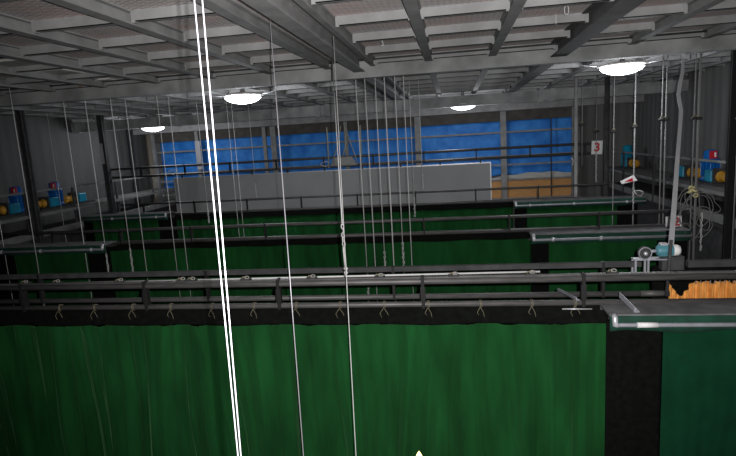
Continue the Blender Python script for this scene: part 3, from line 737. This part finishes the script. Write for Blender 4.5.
gallery(4.3, XR, 4.3, 'right', posts=(6.5, 8.2, 10.6, 12.5, 14.6, 16.4))
gallery(XL, -9.0, -9.0, 'left', posts=(8.5, 10.2, 11.7, 13.4, 15.2))
def column(px, py, X_, wdt, label, z0=-10, m='dark_steel', dep=None):
    dep = dep or wdt
    d = at(px, py, 1.0); Y = X_/d.x
    o = MB().box(X_-wdt/2, X_+wdt/2, Y-.012, Y+.012, z0, 1.1).box(X_-wdt/2, X_-wdt/2+.02, Y-dep/2, Y+dep/2, z0, 1.1).box(X_+wdt/2-.02, X_+wdt/2, Y-dep/2, Y+dep/2, z0, 1.1).build('steel_column', M[m], None, .003)
    return tag(o, label, 'column')
column(730, 190, 4.19, .13, 'thick black column at the right edge', m='blackpaint', dep=.06)
column(32, 190, -8.85, .12, 'dark column standing at the left gallery, nearer one')
far_col = column(107, 170, -8.85, .13, 'dark column with lit upper face painted pale at the left gallery, farther one')
column(134.5, 170, -10.05, .10, 'dark post against the far left wall', -8)
fcY = -8.85/at(107, 170, 1.0).x
MB().box(-8.915, -8.84, fcY-.085, fcY-.066, -.2, .32).build('pale_or_lit_strip', M['bright'], far_col)  # pale strip paints the light falling on the column's upper face
# dark support frames under the galleries
for (xx, sx) in ((4.45, 1), (-9.1, -1)):
    o = MB().box(xx-.05, xx+.05, -1, 16.6, -10, -1.76).build('gallery_skirt', M['dark_steel']); tag(o, 'dark plain wall panel below the %s gallery' % ('right' if sx > 0 else 'left'), 'panel')

# winches on the machine benches
def winch(x, y, sgn, tall, label, m='motor_blue', tag_red=True):
    t = thing('rope_winch', (x, y, -1.15), label, 'winch', 'winches on the side galleries')
    MB().box(x-.2, x+.2, y-.70, y+.22, -1.155, -1.12).build('base_plate', M['dark_steel'], t)
    MB().box(x-.14, x+.14, y-.28, y-.02, -1.12, -.90).build('gearbox', M['motor_cyan'], t, .02)
    mb = MB().lathe((x, y-.67, -1.015), [(.04, 0), (.10, .0), (.10, .02), (.07, .03), (.07, .14), (.085, .15), (.07, .16), (.07, .27), (.10, .28), (.10, .30), (.04, .30)], 20, 'y')
    mb.build('drum', M['drum'], t)
    MB().box(x-.13, x+.13, y-.36, y-.33, -1.12, -.86).build('bearing_plate', M['dark_steel'], t)
    if tall:
        zz = -1.12
        mb = MB().lathe((x, y+.06, zz), [(.12, 0), (.17, .02), (.17, .06), (.12, .08), (.14, .1), (.14, .34), (.16, .35), (.16, .39), (.12, .42), (.12, .55), (.05, .58)], 20)
        for i in range(16):
            mb.box(x+.135, x+.16, y+.055, y+.065, zz+.1, zz+.34, Matrix.Rotation(2*PI*i/16, 3, 'Z'), (x, y+.06, zz+.2))
        mb.build('motor', M[m], t)
        if tag_red: 
            tx_ = x-.02 if sgn > 0 else x+.09
            rt = MB().box(tx_-.06, tx_+.06, y-.10, y-.06, zz+.42, zz+.56).build('red_tag', M['red'], t)
            MB().box(tx_+.01, tx_+.04, y-.105, y-.10, zz+.45, zz+.53).build('tag_label', M['paper'], rt)
    return t
def yx(px, py, X_): d = at(px, py, 1.0); return X_/d.x
winch(4.75, yx(712, 165, 4.75), 1, True, 'blue winch with red tag on the right gallery beside the black column')
winch(4.75, yx(684, 178, 4.75), 1, False, 'low winch with teal gearbox and yellow drum on the right gallery')
winch(4.75, yx(628, 165, 4.75), 1, True, 'distant cyan winch on the right gallery behind the tilted card', 'motor_cyan', False)
winch(4.75, yx(744, 165, 4.75), 1, True, 'winch cut by the right edge beyond the black column', 'motor_blue', False)
winch(-9.55, yx(53, 190, -9.55), -1, True, 'blue winch with red tag on the left gallery, right of the nearer column')
winch(-9.55, yx(14, 195, -9.55), -1, True, 'dark blue winch with red tag near the left edge')
winch(-9.55, yx(82, 195, -9.55), -1, False, 'low winch with teal gearbox and orange drum on the left gallery')
winch(-9.55, yx(-18, 215, -9.55), -1, True, 'cyan winch cut by the left edge', 'motor_cyan', False)

# ------------------------------------------------------------------ cords and hooks above the screen
M['cordm'] = mat('pale_cord', (0.36, 0.37, 0.30), 0.7)
br = thing('lifting_bridle', (X(345, 165, 12.955), 12.955, -.62), 'pale vertical bars and V shaped cords over a grey plate above the screen', 'bridle')
for pts, r_ in (([(326.5, 127), (327.5, 140), (329, 168)], .018), ([(340.5, 126), (338, 145), (333, 160), (331, 166)], .012), ([(344.5, 126), (345.3, 137), (345.2, 148), (342.5, 157)], .014), ([(344.8, 126), (350, 142), (355, 155), (357.5, 164)], .012), ([(360, 125), (360.6, 140), (361.4, 168)], .02)):
    MB().tube([at(x, y, 12.955) for x, y in pts], r_, 6).build('cord', M['cordm'], br)
P = [Vector((p.x, 12.955, p.z)) for p in (at(*q, 12.955) for q in ((333, 158), (352, 156.5), (357, 164.5), (331, 166)))]
MB().add(P+[p+Vector((0, .012, 0)) for p in P], [(0,1,2,3), (7,6,5,4), (0,1,5,4), (1,2,6,5), (2,3,7,6), (3,0,4,7)]).build('plate', M['steel'], br)
for px, lab in ((325, 'small wire loop on the far rail left of the hooked cords'), (173, 'small wire loop on the far rail above the screen left corner')):
    o = loop(px, 164 if px > 200 else 172, 4, 2.2, -.1, 12.965, .010).build('wire_hook', M['cable']); tag(o, lab, 'hook')
o = MB().tube([at(571.5, 158, 16.88), at(573.5, 160, 16.88), at(572.5, 166, 16.88)], .03, 6).build('tape_scrap', M['paper']); tag(o, 'small white scrap hanging at the right edge of the tarpaulin', 'scrap')
a = atz(556, 14, CT); o = MB().tube([a, a-Vector((0, 0, .10))], .003, 6).build('white_string', M['paper']); tag(o, 'short white string hanging from the ceiling mesh', 'string')
a = atz(566.5, 5.5, CT); o = MB().tube([a+Vector((.02*math.sin(t), 0, -.04+.04*math.cos(t))) for t in [q*2*PI/16 for q in range(16)]], .003, 6, closed=True).build('oval_string_loop', M['paper']); tag(o, 'small oval loop of pale string under the ceiling mesh', 'string')
a = atz(381, 42, 1.03); o = MB().tube([a+Vector((0, 0, .03)), a+Vector((.02, 0, -.01)), a+Vector((.022, 0, -.035)), a+Vector((-.005, 0, -.04))], .004, 6).build('wire_hook', M['paper']); tag(o, 'small pale hook on the ceiling joist right of the heavy girder', 'hook')

# ------------------------------------------------------------------ lamps
def lamp(p, label):
    t = thing('ceiling_lamp', (p.x, p.y, p.z-.1), label, 'lamp', 'round lamps under the loft')
    MB().lathe((p.x, p.y, p.z-.1), [(.05, 0), (.17, .02), (.27, .06), (.31, .10), (.26, .13)], 32).build('bloom_dome', M['lamp'], t)  # glowing dome made oversize to stand in for the lamp's bloom
    MB().lathe((p.x, p.y, p.z+.03), [(.26, 0), (.36, .005), (.36, .015), (.2, .05), (.06, .07)], 32).build('reflector', M['white'], t)
    MB().lathe((p.x, p.y, p.z+.1), [(.04, 0), (.04, 1.115-p.z-.1)], 12).build('stem', M['steel'], t)
    for s in (-1, 1): MB().tube([(p.x+s*.3, p.y, p.z+.045), (p.x+s*.62, p.y-.05, p.z+.075)], .012, 6).build('arm', M['bright'], t)
    l = bpy.data.lights.new('lamp_light', 'POINT'); l.energy = LAMP_W; l.shadow_soft_size = .3; l.color = (.93, .96, 1)
    lo = bpy.data.objects.new('lamp_light', l); COL.objects.link(lo); lo.parent = t; lo.location = (0, 0, -.28)
    return t
for px, py, Z, lab in ((243, 98, .85, 'glowing round lamp right of the two bright cables'), (622, 68, .85, 'largest glowing lamp under the loft at right'), (463, 106, .70, 'small glowing lamp right of centre under the far beam'), (153, 128, .70, 'smallest glowing lamp at far left')):
    lamp(atz(px, py, Z), lab)

# small warm bulb just peeking in at the bottom edge, on a lower pipe
b = at(419, 453, 4.1); t = thing('warm_bulb', (b.x, 4.1, b.z-.25), 'pointed warm glowing bulb at the bottom edge before the curtain', 'lamp')
MB().lathe((b.x, 4.1, b.z-.07), [(.012, 0), (.026, .02), (.024, .045), (.012, .07), (.003, .085)], 14).build('bulb', M['flame'], t)
MB().lathe((b.x, 4.1, b.z-.2), [(.02, 0), (.02, .13)], 12).build('socket', M['paper'], t)
MB().tube([(b.x-2.5, 4.1, b.z-.225), (b.x+2.5, 4.1, b.z-.225)], .025, 10).build('pipe', M['pipe'], t)
